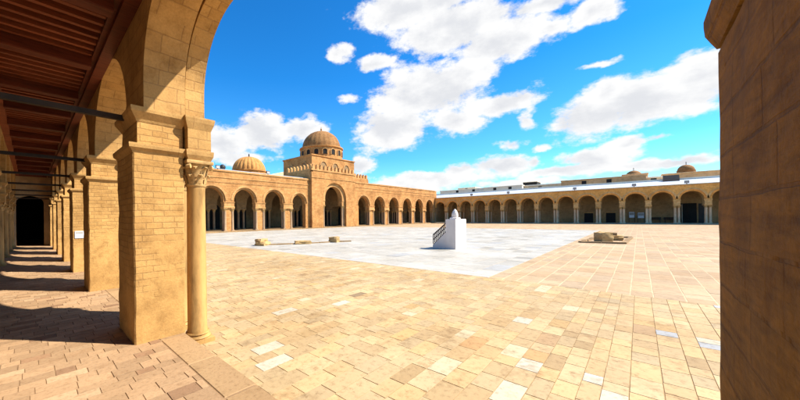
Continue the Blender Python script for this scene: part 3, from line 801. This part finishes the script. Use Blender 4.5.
# ------------------------------------------------------------------ sundial pedestal
bx, by = on_ground(455.8, 249.6).xy
SD = empty('sundial_pedestal', (bx+.8, by+.5, CRT), 'white plastered block with steps, dark railing and pointed cap in the middle of the courtyard', 'pedestal')
mb = MB(); mb.rects(bx, bx+1.42, by, by+.55, [(0, CRT-.01), (0, 1.40), (-.015, 1.425)]); mb.build('block', M['white'], SD)
mb = MB()
prof = [(by+.55, .72), (by+1.30, -.02)]
mb.hexa([(bx+.02,by+.552,CRT-.01),(bx+.16,by+.552,CRT-.01),(bx+.16,by+1.32,CRT-.01),(bx+.02,by+1.32,CRT-.01),(bx+.02,by+.552,.72),(bx+.16,by+.552,.72),(bx+.16,by+1.32,-.05),(bx+.02,by+1.32,-.05)])
mb.build('stair_side', M['white'], SD)
mb = MB()
for k in range(4): mb.box(bx+.162,by+.552+k*.19,CRT-.01, bx+1.40,by+.552+(k+1)*.19-.001,CRT+.80-k*.2)
mb.build('steps', M['white'], SD)
mb = MB()
a, b = (bx+.09,by+.56,1.22), (bx+.09,by+1.32,.55)
mb.tube(a, b, .035)
mb.tube((a[0],a[1],.75), (b[0],b[1],-.02), .03); mb.tube((a[0],a[1],1.0), (b[0],b[1],.27), .025)
for k in range(10):
    f = k/9; p = Vector(a).lerp(Vector(b), f); mb.tube(p, p-Vector((0,0,.5)), .026)
mb.build('railing', M['rail'], SD)
mb = MB(); mb.rects(bx+.35, bx+.85, by+.08, by+.47, [(0, 1.42), (0, 1.50), (-.04, 1.53)])
mb.lathe(bx+.6, by+.28, [(.16,1.53),(.17,1.64),(.15,1.77),(.10,1.89),(.05,1.96),(.02,1.99)], 16)
mb.build('cap', M['white'], SD)

# ------------------------------------------------------------------ old stones and kerbs
def rock(name, c, size, seed, label, cat, group, rz=0, mat='rock', z0=None):
    import bmesh
    bm = bmesh.new(); bmesh.ops.create_cube(bm, size=1)
    bmesh.ops.subdivide_edges(bm, edges=bm.edges, cuts=5, use_grid_fill=True)
    R = Matrix.Rotation(rz, 3, 'Z')
    for v in bm.verts:
        p = v.co.copy()
        n = p.normalized()*.62
        p = p.lerp(n, .2)
        q = p*3.1+Vector((seed*5.3, seed, 0))
        p += noise.noise_vector(q)*.10+noise.noise_vector(q*2.9)*.04
        v.co = R @ Vector((p.x*size[0], p.y*size[1], max(p.z, -.46)*size[2]))
    bm.normal_update()
    me = bpy.data.meshes.new(name); bm.to_mesh(me); bm.free()
    me.uv_layers.new(name='UVMap'); me.materials.append(M[mat])
    for p in me.polygons: p.use_smooth = True
    try: me.set_sharp_from_angle(angle=math.radians(35))
    except Exception: pass
    o = bpy.data.objects.new(name, me); z = CRT if z0 is None else z0
    place(o, None, (c[0], c[1], z+.44*size[2])); tag(o, label, cat, group)
    return o
OLD = 'old stones lying in the courtyard'
g1 = on_ground(263, 245.3); g2 = on_ground(303, 243.9); g3 = on_ground(334.5, 242.2); g4 = on_ground(351, 241.6)
rock('stone_block', (g1.x, g1.y), (.9,.7,.24), 1, 'weathered brown stone block, lower of two stacked at the left end of the kerb line', 'stone', OLD, .5)
rock('stone_block', (g1.x-.05, g1.y+.1), (.66,.55,.24), 2, 'weathered brown stone block, upper of two stacked at the left end of the kerb line', 'stone', OLD, .2, z0=CRT+.21)
rock('stone_block', (g2.x, g2.y), (1.1,.6,.24), 3, 'flat long stone block halfway along the thin kerb line', 'stone', OLD, -.6)
rock('stone_block', (g3.x, g3.y), (.62,.62,.42), 4, 'rounded stone block at the right end of the thin kerb line, before the portal', 'stone', OLD, .3)
mb = MB()
pts = [g1, g2, g3, g4]
for p, q in zip(pts[:-1], pts[1:]):
    d = (q-p).normalized(); n = Vector((-d.y, d.x, 0))*.11
    L = (q-p).length; k = max(2, int(L/.9))
    for i in range(k):
        a = p+d*(L*i/k+.015); b = p+d*(L*(i+1)/k-.015); h = CRT+.085+jit(.02)
        mb.hexa([(*(a-n).xy,CRT-.02),(*(b-n).xy,CRT-.02),(*(b+n).xy,CRT-.02),(*(a+n).xy,CRT-.02),(*(a-n*.9).xy,h),(*(b-n*.9).xy,h),(*(b+n*.9).xy,h),(*(a+n*.9).xy,h)])
tag(mb.build('kerb_line', M['kerb'], None, (g2.x, g2.y, CRT)), 'thin low brown kerb running between three old stones on the white marble', 'kerb')
A1, A2, A3, A4 = on_ground(580.6,242.6), on_ground(623.8,244.0), on_ground(631,237.9), on_ground(597.5,237.8)
mb = MB()
for p, q in ((A1,A2),(A2,A3),(A3,A4),(A4,A1)):
    d = (q-p).normalized(); n = Vector((-d.y, d.x, 0))*.13
    L = (q-p).length; k = max(2, int(L/.8))
    for i in range(k):
        a = p+d*(L*i/k+.012); b = p+d*(L*(i+1)/k-.012); h = CRT+.10+jit(.015)
        mb.hexa([(*(a-n).xy,CRT-.02),(*(b-n).xy,CRT-.02),(*(b+n).xy,CRT-.02),(*(a+n).xy,CRT-.02),(*(a-n*.9).xy,h),(*(b-n*.9).xy,h),(*(b+n*.9).xy,h),(*(a+n*.9).xy,h)])
tag(mb.build('kerb_frame', M['kerb'], None, (*((A1+A3)/2).xy, CRT)), 'low rectangular stone kerb frame lying round the stone pile at right', 'kerb')
c1 = on_ground(603.5, 241.6); c2 = on_ground(612, 239.9)
rock('stone_block', (c1.x, c1.y), (.75,.7,.66), 5, 'largest pale stone block, front left in the pile inside the kerb frame', 'stone', OLD, .7)
rock('stone_block', (c2.x-.1, c2.y-.1), (1.1,.8,.36), 6, 'low stone block, behind and right of the largest in the kerb frame', 'stone', OLD, .2)
rock('stone_block', (c2.x-.15, c2.y), (.7,.5,.2), 7, 'dark topped stone slab lying on the low block in the kerb frame', 'stone', OLD, .1, 'kerb', CRT+.33)

# ------------------------------------------------------------------ town beyond the opposite gallery
TOWN = 'town buildings beyond the opposite gallery'
def xat(px, py, X):
    d = pix_dir(px, py); t = X/d.x; return d.y*t, EYE+d.z*t
def building(X, pl, pr, ytop, depth, mat, label, windows=(), dome=None, parapet=.35, cat='building', strips=()):
    ya, zt = xat((pl+pr)/2, ytop, X); y1 = xat(pl, ytop, X)[0]; y0 = xat(pr, ytop, X)[0]
    o = empty('town_building', (X+depth/2, (y0+y1)/2, CRT), label, cat, TOWN)
    mb = MB(); mb.box(X,y0,CRT-.05, X+depth,y1,zt-parapet); mb.build('wall', M[mat], o)
    mb = MB(); mb.rects(X, X+depth, y0, y1, [(.0, zt-parapet), (.10, zt-parapet+.06), (.10, zt-.05), (.04, zt)]); mb.build('parapet', M['town_pale' if mat != 'town_brown' else 'town_brown'], o)
    for wy, wz in windows:
        y = y1+(y0-y1)*wy
        f = MB().box(X-.05,y-.45,zt-wz-.6, X-.005,y+.45,zt-wz+.6).build('window', M['dark'], o)
        MB().box(X-.09,y-.55,zt-wz-.72, X-.004,y+.55,zt-wz-.61).build('sill', M['town_pale'], f)
    if dome:
        wy, r, hh = dome; y = y1+(y0-y1)*wy; xc = X+depth*.4
        dm = MB().lathe(xc, y, [(r*1.08, zt-.1), (r*1.08, zt+hh)]+[(r*math.cos(t), zt+hh+r*.92*math.sin(t)) for t in [PI/2*i/10 for i in range(10)]]+[(.05, zt+hh+r*.93)], 24).build('dome', M['dome' if mat == 'town_brown' else mat], o, smooth=True)
        MB().tube((xc,y,zt+hh+r*.9), (xc,y,zt+hh+r*.9+.7), .06).build('finial', M['iron'], dm)
    return o
building(100, 561, 646, 177.5, 9, 'town_brown', 'long low brown building with flat roof above the middle of the far gallery', [(.3,1.1),(.6,1.1)])
building(104, 622, 648, 173.6, 8, 'town_brown', 'small brown building with low rounded dome behind the long flat roof', dome=(.45, 1.5, -.3))
building(106, 662, 740, 171.0, 10, 'town_brown', 'brown stone building with a large rounded dome next to the right pillar', [(.12,1.3),(.85,1.3)], dome=(.36, 1.4, .8))
building(102, 640, 668, 176.5, 8, 'town', 'plain tan house between the two domed brown buildings', [(.5,1.0)])
building(96, 655, 720, 177.5, 5, 'town_pale', 'pale low terrace house in front of the large rounded dome')
building(110, 484, 522, 186.0, 9, 'town_pale', 'cream low house above the left part of the far gallery', [(.3,1.0),(.7,1.0)])
building(112, 510, 562, 184.6, 9, 'town', 'sand coloured low house with one dark shed on its left, above the far gallery', [(.2,1.2),(.6,1.2)])
building(118, 523, 537, 181.6, 5, 'dark', 'small dark shed rising above the sand coloured low house', parapet=.2)
building(114, 440, 486, 189.2, 9, 'town_pale', 'long cream house farthest left above the far gallery corner', [(.4,.9),(.75,.9)])
building(130, 458, 475, 187.4, 8, 'town', 'tan house peeping over the long cream house near the corner', [(.5,1.0)])
o = empty('roof_unit', (OX+5.2, *xat(672,178,OX+5.2)[:1], 7.6), 'dark grey slanted panel unit standing on the far white roof', 'roof unit')
yy = xat(671,178,OX+5.2)[0]
MB().hexa([(OX+4.6,yy-1.0,7.3),(OX+5.6,yy-1.0,7.5),(OX+5.6,yy+1.0,7.5),(OX+4.6,yy+1.0,7.3),(OX+4.7,yy-1.0,7.5),(OX+5.6,yy-1.0,8.6),(OX+5.6,yy+1.0,8.6),(OX+4.7,yy+1.0,7.5)]).build('panel', M['iron'], o)
MB().box(OX+5.62,yy-.8,7.4, OX+5.70,yy+.8,8.5).build('frame', M['rail'], o)

# ------------------------------------------------------------------ light
SUN_EL = math.radians(48); toward = Vector((.62, -.78, 0)).normalized()   # where the sun stands
sdir = Vector((toward.x*math.cos(SUN_EL), toward.y*math.cos(SUN_EL), math.sin(SUN_EL)))
sl = bpy.data.lights.new('sun', 'SUN'); sl.energy = 3.2; sl.angle = math.radians(.8); sl.color = (1, .93, .82)
so = bpy.data.objects.new('sun', sl); COL.objects.link(so); so.rotation_euler = sdir.to_track_quat('Z', 'Y').to_euler(); so.location = (0, 0, 60)

w = bpy.data.worlds.new('World'); scene.world = w; w.use_nodes = True
nt = w.node_tree; nt.nodes.clear()
out = N(nt, 'ShaderNodeOutputWorld'); bg = N(nt, 'ShaderNodeBackground'); nt.links.new(bg.outputs[0], out.inputs[0])
bg.inputs['Strength'].default_value = .15
sky = N(nt, 'ShaderNodeTexSky', sky_type='NISHITA'); sky.sun_disc = False
sky.sun_elevation = SUN_EL; sky.sun_rotation = math.atan2(toward.x, toward.y)
sky.air_density = 1.0; sky.dust_density = .4; sky.ozone_density = 2.5
tc = N(nt, 'ShaderNodeTexCoord')
sep = N(nt, 'ShaderNodeSeparateXYZ'); nt.links.new(tc.outputs['Generated'], sep.inputs[0])
az = math_n(nt, 'ARCTAN2', sep.outputs[0], sep.outputs[1]); el = math_n(nt, 'ARCSINE', sep.outputs[2])
cmb = N(nt, 'ShaderNodeCombineXYZ'); nt.links.new(az, cmb.inputs[0]); nt.links.new(el, cmb.inputs[1])
def azel(px, py):
    d = pix_dir(px, py).normalized(); return math.atan2(d.x, d.y), math.asin(d.z)
# clouds: (centre and half-size as seen from the middle of the court's edge, weight)
BL = [(455,28,88,34,1),(410,8,72,26,1),(500,40,66,28,1),(545,30,30,10,.8),(592,10,34,20,1),(540,4,60,14,.9),
      (430,92,70,38,1),(470,72,40,22,1),(392,128,50,28,1),(496,103,56,15,1),(522,120,14,14,.7),(450,120,40,20,.8),
      (340,52,15,14,.75),(372,64,26,12,.9),(350,100,18,6,.7),(600,66,22,4,.45),
      (262,134,44,22,1),(222,142,30,22,1),(305,128,34,15,.95),(240,158,50,14,.8),(360,166,26,9,.8),
      (650,100,90,34,1),(590,118,50,26,1),(705,74,54,34,1),(610,95,34,18,.9),(630,145,34,9,.85),(662,140,20,6,.7),
      (500,165,44,15,1),(430,179,74,11,1),(463,169,26,11,.9),(540,161,16,8,.8),(600,159,52,14,1),(560,172,60,8,.8),(680,163,56,7,.9),(640,166,50,7,.8),(515,143,20,6,.6),(545,147,14,5,.6),
      (400,188,70,6,.7),(520,184,60,6,.7)]
dens = None
# billowing: push the lookup by noise before measuring the cloud shapes
wn = noise_tex(nt, cmb.outputs[0], 9, 4, .6)
sb = N(nt, 'ShaderNodeVectorMath', operation='SUBTRACT'); nt.links.new(wn.outputs['Color'], sb.inputs[0]); sb.inputs[1].default_value = (.5, .5, .5)
ma = N(nt, 'ShaderNodeVectorMath', operation='MULTIPLY_ADD'); nt.links.new(sb.outputs[0], ma.inputs[0]); ma.inputs[1].default_value = (.11, .055, 0); nt.links.new(cmb.outputs[0], ma.inputs[2])
for px, py, rx, ry, wt in BL:
    a0, e0 = azel(px, py); a1, _ = azel(px-rx, py); a2, _ = azel(px+rx, py); _, e1 = azel(px, py-ry); _, e2 = azel(px, py+ry)
    sa = 2/abs(a2-a1); se = 2/abs(e1-e2)
    vm = N(nt, 'ShaderNodeVectorMath', operation='MULTIPLY_ADD'); nt.links.new(ma.outputs[0], vm.inputs[0])
    vm.inputs[1].default_value = (sa, se, 0); vm.inputs[2].default_value = (-a0*sa, -e0*se, 0)
    dp = N(nt, 'ShaderNodeVectorMath', operation='LENGTH'); nt.links.new(vm.outputs[0], dp.inputs[0])
    k = math_n(nt, 'MULTIPLY_ADD', dp.outputs['Value'], -wt, wt)
    if dens is None: dens = k
    else:
        dens = math_n(nt, 'SMOOTH_MAX', dens, k, .12)
mp = N(nt, 'ShaderNodeMapping'); mp.inputs['Scale'].default_value = (1, 1.7, 1); nt.links.new(cmb.outputs[0], mp.inputs[0])
n1 = noise_tex(nt, mp.outputs[0], 9.5, 12, .66)
mp2 = N(nt, 'ShaderNodeMapping'); mp2.inputs['Scale'].default_value = (1, 1.7, 1); mp2.inputs['Location'].default_value = (-.005, .035, 0); nt.links.new(cmb.outputs[0], mp2.inputs[0])
n2 = noise_tex(nt, mp2.outputs[0], 10, 4, .5)
D = math_n(nt, 'MULTIPLY_ADD', math_n(nt, 'SUBTRACT', n1.outputs[0], .5), 2.3, math_n(nt, 'MULTIPLY_ADD', dens, 1.3, -.07))
mask = N(nt, 'ShaderNodeMapRange', interpolation_type='SMOOTHSTEP'); nt.links.new(D, mask.inputs[0])
mask.inputs['From Min'].default_value = -.02; mask.inputs['From Max'].default_value = .50
# undersides: thick parts whose upper neighbour is thicker are greyer
th = math_n(nt, 'MULTIPLY_ADD', math_n(nt, 'SUBTRACT', n2.outputs[0], n1.outputs[0]), 1.5, math_n(nt, 'MULTIPLY', dens, .85))
shade = N(nt, 'ShaderNodeMapRange', interpolation_type='SMOOTHSTEP'); nt.links.new(th, shade.inputs[0]); shade.inputs['From Min'].default_value = .1; shade.inputs['From Max'].default_value = .95
CW, CG = 2.0, 1.56
ccol = mixc(nt, shade.outputs[0], (CW, CW, CW*1.0), (CG*.98, CG, CG*1.05))
skr = ramp(nt, [(0.0, (.32, .49, .56)), (.18, (.125, .36, .50)), (.42, (.042, .285, .48)), (.75, (.032, .25, .44))]); nt.links.new(el, skr.inputs[0])
skyc = mixc(nt, 1.0, sky.outputs[0], skr.outputs[0], 'MULTIPLY')
fc = mixc(nt, mask.outputs[0], skyc, ccol)
nt.links.new(fc, bg.inputs[0])

# ------------------------------------------------------------------ camera and colour
cam = bpy.data.cameras.new('camera'); co = bpy.data.objects.new('camera', cam); COL.objects.link(co)
cam.sensor_width = 36; cam.sensor_fit = 'HORIZONTAL'; cam.lens = F0/800*36
cam.shift_x = (400-CX)/800; cam.shift_y = (CY-200)/800
cam.clip_start = .02; cam.clip_end = 6000
Fv = Vector((S, C, 0)); Rv = Vector((C, -S, 0)); Uv = Vector((0, 0, 1))
R2 = Rv*math.cos(ROLL)-Uv*math.sin(ROLL); U2 = Uv*math.cos(ROLL)+Rv*math.sin(ROLL)
co.matrix_world = Matrix(((R2.x, U2.x, -Fv.x, 0), (R2.y, U2.y, -Fv.y, 0), (R2.z, U2.z, -Fv.z, EYE), (0, 0, 0, 1)))
scene.camera = co
vs = scene.view_settings
scene.display_settings.display_device = 'sRGB'
vs.view_transform = 'Standard'; vs.look = 'None'; vs.gamma = 1; vs.use_curve_mapping = False
vs.exposure = 1.78
scene.cycles.max_bounces = 14; scene.cycles.diffuse_bounces = 10
